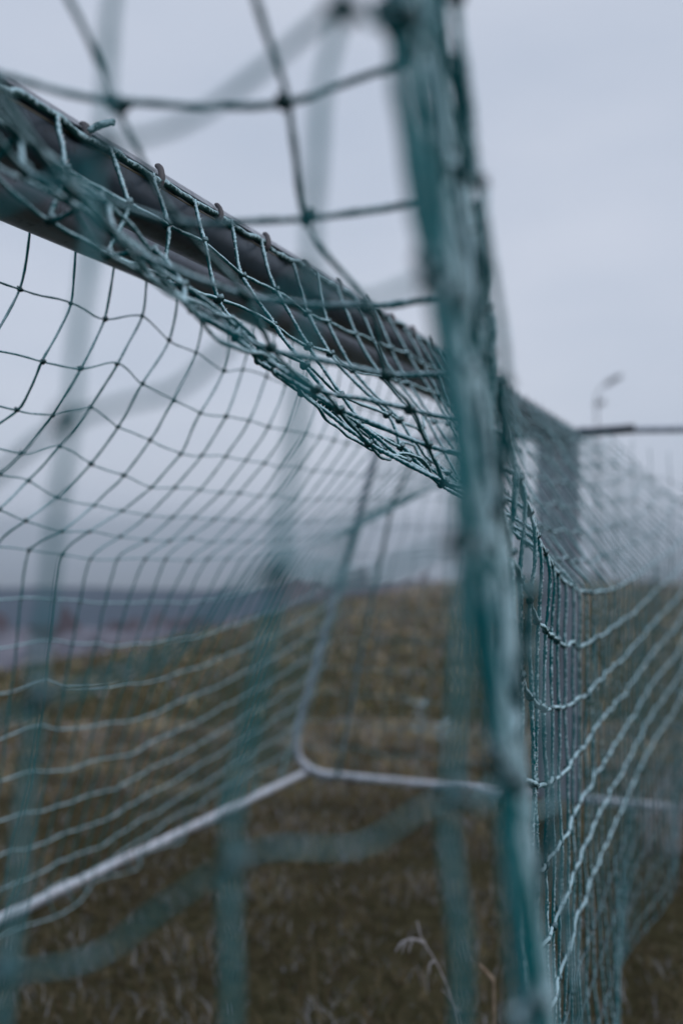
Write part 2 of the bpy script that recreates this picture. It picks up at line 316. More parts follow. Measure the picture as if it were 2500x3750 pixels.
FAR_NET = grid('''
-945,620,1905 -1057,585,1852 -1171,555,1802 -1286,571,1746 -1400,594,1692 -1512,635,1641 -1626,591,1602 -1745,609,1558 -1803,656,1394 -1859,713,1232 -1914,777,1072 -1969,847,916 -2027,917,759 -2087,984,604 -2149,1055,449 -2211,1131,298 -2274,1220,154 -2331,1337,30
-945,730,1905 -1060,709,1856 -1155,668,1787 -1267,692,1735 -1379,713,1681 -1488,758,1633 -1589,695,1603 -1690,722,1536 -1766,774,1381 -1831,833,1226 -1893,900,1069 -1952,970,916 -2013,1042,762 -2075,1109,608 -2140,1179,456 -2206,1254,307 -2273,1340,165 -2294,1453,30
-945,840,1905 -1062,832,1859 -1137,781,1775 -1247,813,1724 -1359,833,1670 -1466,881,1626 -1556,803,1600 -1639,835,1513 -1731,890,1369 -1805,954,1218 -1872,1023,1065 -1936,1094,913 -2000,1166,760 -2066,1233,607 -2134,1304,456 -2204,1379,309 -2277,1463,167 -2313,1569,30
-945,951,1905 -1064,955,1862 -1118,896,1766 -1227,935,1715 -1339,953,1659 -1445,1005,1619 -1526,914,1592 -1593,948,1490 -1700,1007,1358 -1780,1074,1211 -1852,1145,1061 -1921,1219,910 -1989,1291,757 -2059,1358,604 -2130,1429,452 -2204,1504,304 -2283,1588,162 -2363,1685,30
-945,1061,1905 -1064,1076,1863 -1101,1013,1761 -1206,1056,1706 -1319,1073,1650 -1425,1128,1611 -1494,1028,1585 -1552,1061,1476 -1667,1123,1351 -1753,1193,1208 -1831,1267,1060 -1904,1343,910 -1975,1415,758 -2048,1483,605 -2123,1554,453 -2201,1628,306 -2285,1710,163 -2372,1801,30
-945,1171,1905 -1062,1197,1863 -1084,1131,1758 -1186,1176,1698 -1299,1194,1642 -1405,1251,1605 -1461,1143,1578 -1517,1174,1470 -1633,1239,1344 -1726,1312,1206 -1809,1389,1062 -1885,1466,915 -1960,1539,765 -2035,1606,613 -2112,1676,463 -2191,1749,317 -2277,1826,176 -2329,1917,30
-945,1281,1905 -1059,1317,1864 -1068,1249,1757 -1166,1297,1691 -1279,1314,1635 -1385,1374,1598 -1429,1260,1569 -1489,1287,1463 -1604,1356,1338 -1702,1431,1205 -1789,1511,1063 -1868,1590,919 -1946,1663,770 -2023,1729,619 -2102,1799,470 -2184,1871,324 -2273,1945,184 -2300,2033,30
-945,1392,1905 -1053,1437,1865 -1053,1368,1757 -1145,1418,1686 -1259,1435,1629 -1365,1494,1592 -1399,1380,1557 -1469,1400,1456 -1586,1473,1334 -1686,1552,1202 -1775,1635,1062 -1856,1714,918 -1935,1788,769 -2015,1854,617 -2097,1924,468 -2181,1995,322 -2274,2066,180 -2328,2149,30
-945,1502,1905 -1055,1551,1862 -1059,1480,1761 -1151,1526,1684 -1247,1558,1621 -1345,1613,1585 -1375,1501,1539 -1460,1513,1450 -1577,1591,1328 -1676,1674,1196 -1765,1759,1058 -1847,1839,914 -1928,1913,764 -2010,1979,611 -2095,2049,462 -2182,2120,314 -2278,2190,170 -2375,2265,30
-945,1612,1905 -1048,1664,1892 -1056,1591,1787 -1151,1638,1714 -1250,1675,1641 -1355,1715,1577 -1354,1623,1519 -1460,1626,1443 -1570,1710,1321 -1667,1797,1191 -1755,1884,1055 -1838,1964,911 -1919,2038,762 -2002,2104,610 -2089,2174,462 -2178,2244,315 -2275,2310,170 -2374,2381,30
-945,1722,1905 -1053,1772,1862 -1066,1698,1763 -1156,1747,1687 -1254,1788,1615 -1358,1822,1548 -1357,1715,1493 -1460,1739,1437 -1563,1829,1314 -1657,1919,1187 -1745,2008,1053 -1828,2089,911 -1909,2163,764 -1991,2227,614 -2079,2297,469 -2166,2366,324 -2263,2427,183 -2328,2497,30
-945,1833,1905 -1048,1879,1852 -1063,1811,1744 -1150,1858,1667 -1246,1899,1593 -1348,1937,1529 -1348,1823,1472 -1460,1852,1430 -1557,1948,1309 -1648,2042,1184 -1736,2133,1052 -1818,2214,911 -1899,2288,765 -1981,2352,617 -2071,2422,473 -2158,2489,329 -2256,2546,187 -2307,2613,30
-945,1943,1905 -1041,1987,1833 -1063,1921,1728 -1147,1969,1646 -1241,2010,1574 -1347,2050,1521 -1353,1933,1470 -1460,1971,1415 -1556,2068,1303 -1639,2164,1184 -1726,2258,1055 -1809,2339,914 -1890,2413,766 -1972,2476,615 -2068,2547,472 -2154,2615,325 -2258,2668,176 -2343,2735,30
-945,2053,1905 -1038,2095,1828 -1065,2033,1721 -1150,2079,1639 -1246,2119,1566 -1353,2161,1513 -1361,2042,1466 -1461,2090,1403 -1560,2182,1288 -1648,2273,1162 -1737,2362,1029 -1822,2440,886 -1906,2512,739 -1991,2578,591 -2085,2648,446 -2177,2718,303 -2279,2783,161 -2386,2856,30
-945,2163,1905 -1035,2203,1823 -1067,2145,1715 -1154,2190,1633 -1250,2229,1559 -1357,2271,1506 -1369,2152,1464 -1461,2209,1396 -1562,2296,1275 -1652,2382,1146 -1742,2466,1012 -1828,2542,871 -1913,2613,726 -2000,2679,580 -2091,2749,438 -2183,2821,298 -2280,2894,161 -2375,2978,30
-945,2273,1905 -1032,2311,1819 -1069,2257,1710 -1157,2300,1627 -1254,2338,1554 -1362,2381,1500 -1380,2262,1460 -1461,2334,1392 -1563,2409,1264 -1655,2490,1133 -1745,2570,999 -1832,2643,859 -1919,2713,717 -2006,2780,574 -2096,2850,434 -2186,2924,297 -2279,3002,165 -2328,3107,30
-945,2384,1905 -1029,2419,1815 -1072,2370,1706 -1161,2410,1623 -1259,2447,1549 -1365,2491,1495 -1390,2372,1459 -1461,2448,1392 -1560,2522,1260 -1655,2597,1127 -1748,2674,990 -1836,2745,851 -1925,2814,708 -2013,2881,567 -2103,2951,426 -2193,3028,291 -2283,3113,161 -2316,3224,30
-945,2494,1905 -1026,2527,1812 -1075,2482,1702 -1165,2520,1619 -1263,2556,1546 -1369,2601,1491 -1405,2485,1453 -1461,2576,1383 -1566,2634,1249 -1662,2706,1114 -1755,2779,976 -1846,2848,836 -1936,2915,692 -2026,2982,550 -2117,3053,409 -2207,3132,273 -2295,3229,143 -2359,3356,30
-945,2604,1905 -1024,2635,1809 -1078,2595,1700 -1168,2631,1617 -1267,2665,1544 -1373,2710,1488 -1419,2597,1451 -1461,2693,1383 -1567,2746,1245 -1665,2815,1109 -1760,2884,970 -1852,2951,829 -1943,3016,685 -2034,3082,542 -2125,3153,400 -2216,3232,264 -2306,3330,137 -2396,3447,30
-945,2714,1905 -1022,2742,1807 -1081,2707,1699 -1172,2741,1615 -1272,2774,1542 -1377,2819,1485 -1433,2711,1448 -1461,2814,1376 -1569,2858,1242 -1667,2922,1107 -1761,2988,970 -1853,3052,830 -1943,3116,688 -2033,3180,548 -2123,3249,408 -2212,3326,273 -2298,3420,145 -2375,3535,30
-945,2825,1905 -1021,2851,1805 -1084,2820,1698 -1176,2852,1615 -1276,2884,1542 -1381,2927,1484 -1445,2821,1453 -1460,2922,1377 -1567,2969,1244 -1665,3029,1112 -1760,3092,975 -1851,3154,838 -1940,3215,699 -2029,3277,560 -2117,3342,422 -2204,3416,288 -2286,3504,159 -2329,3613,30
-945,2935,1905 -1020,2959,1804 -1088,2932,1699 -1180,2962,1615 -1281,2993,1542 -1386,3035,1483 -1456,2932,1458 -1460,3031,1378 -1568,3079,1248 -1667,3135,1116 -1762,3196,980 -1852,3255,843 -1942,3315,704 -2029,3374,566 -2117,3437,428 -2203,3507,294 -2288,3589,165 -2327,3692,30
-945,3045,1905 -1019,3067,1803 -1091,3045,1700 -1184,3073,1616 -1286,3102,1544 -1391,3143,1483 -1467,3043,1463 -1465,3139,1379 -1574,3187,1251 -1674,3242,1118 -1768,3300,982 -1859,3358,844 -1947,3416,704 -2035,3473,563 -2123,3533,424 -2211,3600,288 -2298,3678,157 -2374,3770,30
-945,3155,1905 -1019,3175,1803 -1095,3157,1701 -1189,3183,1618 -1291,3211,1546 -1396,3251,1484 -1478,3155,1468 -1472,3248,1380 -1582,3295,1253 -1680,3349,1121 -1774,3405,985 -1864,3461,846 -1953,3516,705 -2040,3571,564 -2128,3629,423 -2217,3692,285 -2308,3765,153 -2403,3849,30
-945,3266,1905 -1020,3284,1803 -1098,3269,1703 -1193,3293,1621 -1296,3321,1549 -1401,3359,1487 -1489,3267,1475 -1481,3357,1383 -1589,3404,1258 -1686,3456,1126 -1779,3510,991 -1868,3563,853 -1955,3616,713 -2040,3668,573 -2126,3723,434 -2213,3781,297 -2303,3849,166 -2373,3927,30
-945,3376,1905 -1020,3393,1803 -1102,3381,1705 -1198,3404,1624 -1302,3430,1553 -1407,3466,1490 -1499,3379,1483 -1493,3465,1389 -1596,3512,1263 -1692,3562,1132 -1784,3614,997 -1871,3665,861 -1957,3715,723 -2041,3765,584 -2125,3816,445 -2210,3870,309 -2298,3932,178 -2330,4006,30
-945,3486,1905 -1022,3502,1804 -1106,3493,1708 -1203,3514,1628 -1308,3539,1557 -1413,3574,1493 -1510,3491,1492 -1506,3574,1396 -1607,3620,1268 -1702,3669,1137 -1793,3719,1002 -1879,3768,866 -1963,3816,727 -2046,3863,588 -2129,3911,448 -2213,3961,310 -2302,4018,178 -2339,4084,30
-945,3596,1905 -1023,3611,1805 -1110,3605,1711 -1209,3625,1632 -1314,3648,1563 -1419,3682,1498 -1520,3603,1501 -1520,3682,1402 -1621,3728,1273 -1715,3775,1141 -1804,3824,1006 -1889,3871,868 -1972,3917,728 -2054,3962,587 -2137,4006,445 -2221,4053,305 -2310,4104,169 -2389,4163,30
-945,3707,1905 -1025,3721,1806 -1115,3716,1715 -1215,3735,1637 -1320,3758,1569 -1426,3789,1504 -1530,3715,1510 -1536,3791,1408 -1635,3836,1279 -1727,3882,1146 -1815,3929,1011 -1899,3975,872 -1981,4019,731 -2062,4061,588 -2144,4102,444 -2228,4144,303 -2318,4190,165 -2408,4242,30
-945,3817,1905 -1027,3830,1808 -1119,3828,1719 -1221,3846,1643 -1327,3867,1576 -1433,3897,1510 -1541,3828,1519 -1554,3900,1414 -1650,3944,1285 -1740,3989,1152 -1826,4034,1017 -1908,4077,878 -1988,4119,738 -2067,4158,596 -2146,4196,454 -2227,4234,313 -2314,4274,178 -2371,4320,30
-945,3927,1905 -1029,3940,1810 -1124,3939,1724 -1227,3956,1650 -1335,3976,1583 -1441,4005,1517 -1551,3941,1527 -1572,4008,1421 -1665,4052,1291 -1752,4096,1160 -1837,4139,1023 -1917,4181,886 -1995,4220,746 -2072,4256,605 -2149,4291,464 -2227,4324,323 -2311,4359,187 -2334,4399,30
-945,4037,1905 -1032,4050,1812 -1130,4050,1729 -1234,4066,1657 -1342,4085,1591 -1448,4112,1525 -1562,4055,1536 -1592,4117,1429 -1683,4160,1298 -1768,4203,1165 -1851,4244,1029 -1929,4284,890 -2006,4321,749 -2081,4355,608 -2156,4386,465 -2233,4415,323 -2316,4444,184 -2353,4477,30
-945,4147,1905 -1035,4160,1815 -1135,4162,1735 -1241,4177,1665 -1350,4195,1601 -1456,4220,1534 -1572,4169,1543 -1613,4225,1437 -1702,4268,1305 -1786,4310,1170 -1866,4350,1033 -1943,4388,893 -2019,4423,750 -2093,4454,606 -2167,4482,461 -2243,4506,316 -2324,4530,173 -2402,4556,30
-945,4258,1905 -1039,4269,1819 -1141,4273,1742 -1248,4287,1673 -1358,4304,1611 -1464,4327,1544 -1583,4283,1549 -1636,4334,1445 -1722,4376,1312 -1804,4417,1177 -1882,4456,1039 -1957,4492,898 -2031,4525,754 -2103,4553,609 -2175,4577,462 -2249,4597,316 -2328,4616,171 -2411,4634,30
-945,4368,1905 -1042,4379,1823 -1147,4384,1749 -1255,4398,1683 -1366,4413,1622 -1473,4434,1556 -1594,4399,1552 -1659,4443,1453 -1742,4484,1320 -1821,4524,1184 -1897,4562,1046 -1970,4596,905 -2041,4626,762 -2111,4652,618 -2180,4672,473 -2250,4688,327 -2322,4701,183 -2369,4713,30
-945,4478,1905 -1046,4489,1828 -1153,4495,1758 -1263,4508,1693 -1375,4522,1633 -1483,4540,1570 -1605,4516,1553 -1684,4551,1461 -1764,4592,1328 -1840,4631,1192 -1914,4667,1052 -1984,4700,912 -2053,4728,769 -2120,4750,625 -2186,4767,479 -2253,4779,334 -2320,4786,189 -2339,4792,30
-945,4588,1905 -1051,4599,1833 -1160,4606,1767 -1271,4618,1705 -1384,4631,1645 -1496,4646,1585 -1617,4633,1551 -1709,4660,1469 -1787,4700,1335 -1861,4738,1197 -1933,4774,1057 -2001,4805,915 -2068,4831,770 -2133,4850,625 -2197,4864,478 -2262,4871,332 -2328,4872,185 -2367,4870,30
-945,4699,1905 -1056,4708,1839 -1167,4717,1776 -1282,4728,1715 -1396,4740,1657 -1512,4751,1599 -1630,4751,1549 -1736,4768,1478 -1813,4809,1342 -1884,4846,1202 -1953,4881,1060 -2020,4910,916 -2085,4934,769 -2148,4950,621 -2211,4960,472 -2273,4961,323 -2340,4956,173 -2414,4949,30
-945,4809,1905 -1061,4819,1844 -1175,4828,1784 -1296,4839,1724 -1411,4849,1668 -1532,4859,1609 -1648,4865,1553 -1763,4877,1491 -1837,4917,1353 -1906,4954,1212 -1973,4987,1068 -2037,5015,923 -2100,5037,775 -2160,5051,626 -2220,5057,475 -2279,5054,325 -2341,5043,174 -2413,5027,30
-945,4919,1905 -1066,4929,1847 -1182,4938,1791 -1309,4949,1732 -1426,4958,1677 -1554,4968,1618 -1671,4976,1564 -1792,4986,1507 -1861,5025,1367 -1927,5061,1226 -1991,5094,1080 -2052,5120,935 -2113,5140,786 -2171,5152,637 -2228,5154,486 -2281,5147,336 -2331,5130,183 -2367,5106,30
-945,5029,1905 -1070,5039,1850 -1189,5049,1797 -1323,5059,1739 -1442,5068,1687 -1577,5078,1629 -1696,5086,1577 -1822,5094,1523 -1887,5134,1380 -1949,5170,1238 -2011,5202,1090 -2070,5227,944 -2129,5245,793 -2184,5255,644 -2238,5254,491 -2288,5242,340 -2330,5218,185 -2346,5184,30
-945,5140,1905 -1075,5150,1852 -1196,5159,1803 -1338,5170,1746 -1459,5178,1697 -1601,5188,1640 -1722,5195,1591 -1852,5203,1538 -1914,5243,1394 -1974,5280,1249 -2034,5312,1098 -2091,5336,950 -2148,5353,796 -2201,5359,644 -2253,5354,488 -2302,5337,336 -2346,5305,181 -2382,5263,30
-945,5250,1905 -1080,5261,1855 -1202,5271,1809 -1353,5282,1753 -1475,5290,1707 -1626,5299,1651 -1748,5305,1605 -1883,5311,1554 -1943,5354,1407 -2001,5392,1259 -2058,5424,1105 -2113,5447,954 -2168,5462,797 -2220,5467,642 -2271,5458,483 -2319,5436,329 -2369,5395,173 -2425,5341,30
-945,5360,1905 -1085,5374,1857 -1209,5385,1814 -1368,5397,1760 -1492,5404,1717 -1651,5412,1662 -1776,5416,1619 -1916,5420,1570 -1973,5467,1421 -2027,5505,1272 -2083,5538,1114 -2135,5561,962 -2188,5575,801 -2238,5578,645 -2288,5567,483 -2333,5541,328 -2376,5492,171 -2413,5420,30
''')
END_NET = grid('''
-463,386,1839 -463,356,1724 -463,346,1609 -481,342,1482 -494,339,1365 -500,337,1245 -503,336,1127 -503,336,1009 -500,335,891 -497,335,773 -492,335,655 -487,335,537 -482,335,419 -476,335,301 -470,335,183 -463,335,65
-358,398,1849 -358,368,1734 -358,358,1619 -375,353,1494 -388,350,1376 -398,348,1256 -402,347,1138 -403,346,1020 -402,346,902 -399,345,784 -395,345,666 -390,345,548 -385,345,430 -379,345,312 -373,345,194 -367,345,76
-254,412,1879 -254,382,1764 -254,372,1649 -270,367,1527 -282,365,1406 -297,361,1285 -302,360,1167 -304,359,1049 -304,358,931 -301,358,813 -297,357,695 -293,357,577 -288,357,459 -282,357,341 -276,357,223 -270,357,105
-149,434,1931 -149,404,1816 -149,394,1701 -165,390,1587 -177,388,1461 -195,383,1337 -202,381,1219 -205,380,1101 -205,379,983 -203,378,865 -200,378,747 -196,377,629 -191,377,511 -185,377,393 -179,377,275 -173,377,157
-126,449,1931 -126,419,1816 -126,409,1701 -117,414,1587 -105,420,1474 -107,421,1365 -108,422,1247 -107,422,1129 -104,422,1011 -100,422,893 -95,422,775 -89,422,657 -84,422,539 -78,422,421 -71,422,303 -65,422,185
-128,496,1950 -128,466,1835 -128,456,1720 -120,461,1593 -108,467,1472 -96,474,1361 -92,476,1243 -86,478,1125 -81,479,1007 -75,480,889 -69,481,771 -62,481,653 -56,481,535 -49,481,417 -43,482,299 -36,482,181
''')
GATHER = grid('''
-149,439,1959 -148,430,1833 -143,442,1723 -126,441,1604 -115,463,1490 -100,465,1374 -85,485,1252 -72,478,1141 -72,488,1018 -71,487,904 -73,497,775 -73,493,664 -71,484,567 -74,501,418 -75,499,308 -74,495,203
-158,463,1932 -157,465,1816 -147,481,1704 -133,490,1587 -119,485,1468 -101,499,1351 -86,499,1237 -79,522,1110 -77,523,992 -76,528,870 -77,529,751 -75,513,660 -77,526,524 -77,522,417 -78,528,290 -79,531,169
-156,465,1955 -154,457,1829 -142,464,1713 -129,476,1598 -118,492,1480 -103,495,1361 -87,500,1244 -75,499,1131 -74,503,1013 -72,502,900 -72,495,795 -75,513,656 -76,522,525 -77,525,402 -77,522,292 -76,514,199
-166,505,1921 -164,500,1798 -146,508,1680 -130,506,1562 -120,517,1447 -102,519,1332 -90,529,1216 -83,553,1088 -79,545,979 -79,552,857 -78,545,750 -79,548,631 -81,558,500 -82,559,384 -80,543,303 -81,548,181
-167,507,1914 -168,522,1807 -147,525,1687 -136,533,1571 -126,548,1455 -108,547,1339 -95,552,1223 -84,556,1108 -82,565,987 -81,569,869 -82,569,753 -81,560,653 -83,572,520 -81,562,425 -84,576,285 -85,583,155
-170,527,1941 -167,524,1821 -153,542,1709 -142,556,1593 -129,562,1473 -114,556,1357 -99,554,1244 -88,565,1126 -83,567,1012 -81,571,895 -82,572,781 -83,581,655 -83,582,539 -84,584,421 -84,579,319 -85,581,200
-173,538,1914 -167,548,1803 -150,547,1683 -138,559,1570 -130,574,1453 -116,589,1334 -103,589,1218 -89,583,1109 -86,593,988 -84,594,873 -85,600,751 -87,608,626 -86,603,518 -89,616,381 -89,616,265 -88,605,174
-179,561,1928 -171,560,1809 -156,578,1697 -142,578,1579 -129,584,1464 -122,609,1344 -107,603,1231 -93,600,1120 -91,626,987 -87,612,885 -87,614,769 -89,633,630 -89,624,527 -89,623,415 -91,632,284 -90,624,186
-182,581,1939 -172,578,1816 -155,579,1698 -146,607,1586 -133,604,1467 -122,610,1350 -108,610,1236 -99,631,1111 -93,637,991 -91,635,876 -88,630,766 -88,623,661 -89,628,541 -92,644,401 -92,644,284 -94,651,155
-182,589,1962 -178,593,1846 -162,597,1729 -149,607,1615 -141,629,1500 -130,635,1381 -115,623,1269 -106,650,1143 -92,634,1040 -91,641,920 -92,653,795 -93,664,666 -92,656,561 -92,650,455 -95,670,308 -92,649,233
-188,616,1958 -180,615,1838 -166,629,1725 -152,638,1608 -139,636,1490 -130,650,1373 -120,659,1255 -108,670,1135 -96,662,1025 -96,671,904 -95,676,784 -94,674,671 -93,664,569 -97,688,419 -95,672,331 -96,675,212
-190,621,1940 -178,624,1822 -166,651,1713 -147,647,1592 -139,649,1476 -129,656,1359 -120,671,1240 -107,671,1125 -100,687,1001 -95,670,899 -96,686,770 -96,695,643 -95,677,550 -96,688,421 -97,690,303 -97,684,201
-199,666,1956 -183,653,1827 -168,666,1714 -152,670,1597 -144,692,1481 -138,698,1362 -125,690,1249 -113,699,1131 -105,712,1009 -100,703,902 -100,712,779 -100,725,650 -100,724,534 -101,725,418 -100,718,313 -100,709,215
-202,676,1958 -185,675,1834 -167,676,1715 -154,681,1598 -142,686,1482 -138,705,1364 -126,701,1250 -116,712,1131 -104,708,1020 -103,727,892 -101,723,779 -98,715,674 -102,738,531 -101,727,431 -103,739,298 -101,723,209
''')

# ------------------------------------------------------------------ terrain, far land
def smooth(a, b, x):
    t = np.clip((x - a) / (b - a), 0, 1); return t * t * (3 - 2 * t)
def height(x, y):
    """flat pitch on a hilltop; it ends on the left at x = -7.2 and beyond y = 28"""
    e = np.maximum(np.maximum(-7.2 - 0.35 * np.sin(y * 0.4) - x, y - 28.0), 0.0)
    e = np.maximum(e, np.maximum(-y - 40.0, x - 60.0))
    h = -0.25 * np.clip(e, 0, 60) - 0.12 * np.clip(e - 60, 0, 340) - 50.0 * smooth(400, 1500, e)
    return h + 0.012 * np.sin(x * 2.1 + 0.7) * np.cos(y * 1.7) * (e < 1)
rad = np.r_[0.0, np.geomspace(0.4, 12000, 110)]
ang = np.linspace(0, 2 * math.pi, 160, endpoint=False)
RR, AA = np.meshgrid(rad, ang, indexing='ij')
gx = RR * np.cos(AA); gy = RR * np.sin(AA); gz = height(gx, gy)
V = np.stack([gx, gy, gz], -1).reshape(-1, 3)
i = np.arange(len(rad) - 1)[:, None] * 160; j = np.arange(160)[None]; j2 = (j + 1) % 160
F = np.stack([i + j, i + 160 + j, i + 160 + j2, i + j2], -1).reshape(-1, 4)
ground = tag(link('ground', mesh_np('ground', V, tris(F), M['soil'])), 'brown frosted turf of the pitch on a hilltop', kind='structure')

def ridge(name, dist, az0, az1, base, top, amp, seed, mat):
    """a long hill seen across the valley: azimuth in degrees left of +y"""
    n, mrow = 90, 9
    V = []; 
    for a in range(n):
        t = a / (n - 1); az = math.radians(az0 + (az1 - az0) * t)
        for b_ in range(mrow):
            u = b_ / (mrow - 1) * 2 - 1
            d = dist + u * dist * 0.22
            prof = math.cos(u * math.pi / 2) ** 1.2 if abs(u) < 1 else 0
            end = min(1.0, 6 * t, 6 * (1 - t))
            z = base + (top - base + amp * noise.noise((t * 6, seed, u * .7)) + amp * .35 * noise.noise((t * 23, seed, u))) * prof * (0.55 + 0.45 * end)
            V.append((-math.sin(az) * d, math.cos(az) * d, z))
    F = [(a * mrow + b_, (a + 1) * mrow + b_, (a + 1) * mrow + b_ + 1, a * mrow + b_ + 1) for a in range(n - 1) for b_ in range(mrow - 1)]
    return tag(link(name, mesh_np(name, V, F, mat)), kind='structure')
ridge('hill', 310, 14, 75, -60, -16.5, 2.5, 1.3, M['hill'])
ridge('hill', 2600, -30, 40, -120, -82, 10, 4.7, M['hill'])
ridge('hill', 4800, -40, 60, -130, -60, 22, 8.1, M['hill'])

ico = bmesh.new(); bmesh.ops.create_icosphere(ico, subdivisions=2, radius=1.0)
icoV = np.array([v.co[:] for v in ico.verts]); icoF = np.array([[v.index for v in f.verts] for f in ico.faces]); ico.free()
def blob_mass(name, spots, mat, spiky=0.35):
    VV, FF, k = [], [], 0
    for (x, y, z, r, h) in spots:
        v = icoV * (1 + spiky * (rng.random((len(icoV), 1)) - 0.5) * 2)
        VV.append(v * np.array([r, r, h]) + np.array([x, y, z])); FF.append(icoF + k); k += len(icoV)
    return link(name, mesh_np(name, np.vstack(VV), np.vstack(FF), mat, smooth=False))
def polar(az, d): a = math.radians(az); return -math.sin(a) * d, math.cos(a) * d
sp = []
for _ in range(420):
    az = rnd.uniform(23, 46); d = rnd.uniform(95, 190); x, y = polar(az, d)
    top = 1.48 - d * (0.108 + 0.010 * noise.noise((az * .5, d * .02, 0)) + rnd.uniform(0, .02)); r = rnd.uniform(2, 4.5); sp.append((x, y, top - r * 1.3, r, r * 1.4))
tag(blob_mass('far_wood', sp, M['wood'], 0.6), 'purple brown bare woodland below the left edge of the pitch', 'woodland', kind='stuff')
sp = []
for _ in range(260):
    az = rnd.uniform(26, 46); d = rnd.uniform(22, 40); x, y = polar(az, d)
    top = 1.48 - d * (0.112 + rnd.uniform(0, .02)); r = rnd.uniform(.4, 1.0); sp.append((x, y, top - r, r, r * 1.1))
tag(blob_mass('scrub', sp, M['scrub'], 0.7), 'pale frosted scrub just beyond the left edge of the grass', 'scrub', kind='stuff')
sp = []
for _ in range(260):
    az = rnd.uniform(-4, 24); d = rnd.uniform(240, 420); x, y = polar(az, d)
    top = 1.48 - d * (0.056 + 0.005 * noise.noise((az * .4, d * .01, 3)) + rnd.uniform(0, .012)); r = rnd.uniform(3, 6); sp.append((x, y, top - r * 1.2, r, r * 1.3))
tag(blob_mass('far_hedge', sp, M['wood'], 0.6), 'dark line of bare trees behind the far end of the pitch', 'trees', kind='stuff')

# ------------------------------------------------------------------ grass blades
def blades(n, wmin, wmax, lmin, lmax, wid):
    # spread over the ground that the camera could see (and a good step either side)
    u = rng.random(n); w = np.sqrt(wmin ** 2 + u * (wmax ** 2 - wmin ** 2)); lat = (rng.random(n) * 2 - 1) * (0.52 * w + 0.4)
    ca, sa = math.cos(math.radians(20.869)), math.sin(math.radians(20.869))
    x = lat * ca - w * sa; y = lat * sa + w * ca
    keep = (x > -7.1) & (y < 27.5); x, y, w = x[keep], y[keep], w[keep]; n = len(x)
    clump = np.array([noise.noise((a * 3.2, b * 3.2, 0.0)) for a, b in zip(x, y)])
    cl2 = np.array([noise.noise((a * 1.1, b * 1.1, 5.0)) for a, b in zip(x, y)])
    keep = (cl2 + 0.5 * clump > -0.22) | (rng.random(n) < 0.35)
    x, y, w, clump, cl2 = x[keep], y[keep], w[keep], clump[keep], cl2[keep]; n = len(x)
    L = (lmin + (lmax - lmin) * rng.random(n)) * (1 + 0.7 * clump)
    az = rng.random(n) * 2 * math.pi; tilt = 0.7 + 0.85 * rng.random(n)
    h = np.stack([np.cos(az), np.sin(az), np.zeros(n)], 1); side = np.stack([-np.sin(az), np.cos(az), np.zeros(n)], 1)
    sc_ = (wid * (0.6 + 0.8 * rng.random(n)) * np.maximum(1, w / 4))[:, None]
    z0 = height(x, y) - 0.004
    P0 = np.stack([x, y, z0], 1)
    P1 = P0 + h * (L * np.sin(tilt * .6) * .5)[:, None] + np.array([0, 0, 1]) * (L * np.cos(tilt * .6) * .55)[:, None]
    P2 = P1 + h * (L * np.sin(tilt) * .55)[:, None] + np.array([0, 0, 1]) * (L * np.cos(tilt) * .45)[:, None]
    V = np.stack([P0 - side * sc_, P0 + side * sc_, P1 - side * sc_ * .8, P1 + side * sc_ * .8, P2], 1).reshape(-1, 3)
    b = np.arange(n)[:, None] * 5
    F = np.concatenate([b + np.array([[0, 1, 3]]), b + np.array([[0, 3, 2]]), b + np.array([[2, 3, 4]])])
    k = rng.random(n)[:, None]
    straw = np.array([0.285, 0.225, 0.13]); olive = np.array([0.108, 0.104, 0.044]); brown = np.array([0.125, 0.085, 0.048])
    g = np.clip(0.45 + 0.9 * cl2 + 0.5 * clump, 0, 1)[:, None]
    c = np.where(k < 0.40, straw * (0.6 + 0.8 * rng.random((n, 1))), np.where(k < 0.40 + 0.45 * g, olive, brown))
    c = c * (0.62 + 1.65 * smooth(3.3, 10, w))[:, None]  # darkening towards the camera painted into the blade colour, lighter with distance
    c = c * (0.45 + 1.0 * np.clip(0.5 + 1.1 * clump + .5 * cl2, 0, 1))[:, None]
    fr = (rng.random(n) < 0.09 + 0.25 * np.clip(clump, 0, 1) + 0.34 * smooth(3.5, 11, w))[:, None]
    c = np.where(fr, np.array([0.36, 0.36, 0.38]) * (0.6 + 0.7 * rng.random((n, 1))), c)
    cc = np.repeat(c, 5, 0); cc = np.hstack([cc, np.ones((len(cc), 1))])
    return V, F, cc
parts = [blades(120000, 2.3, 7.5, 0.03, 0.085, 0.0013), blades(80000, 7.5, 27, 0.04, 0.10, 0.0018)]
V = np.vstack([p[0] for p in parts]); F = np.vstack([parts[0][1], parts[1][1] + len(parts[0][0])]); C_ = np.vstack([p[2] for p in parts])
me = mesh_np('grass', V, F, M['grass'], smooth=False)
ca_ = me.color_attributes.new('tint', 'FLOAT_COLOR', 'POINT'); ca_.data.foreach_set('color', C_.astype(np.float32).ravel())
tag(link('grass', me), 'short matted brown and olive grass with frost', 'grass', kind='stuff')

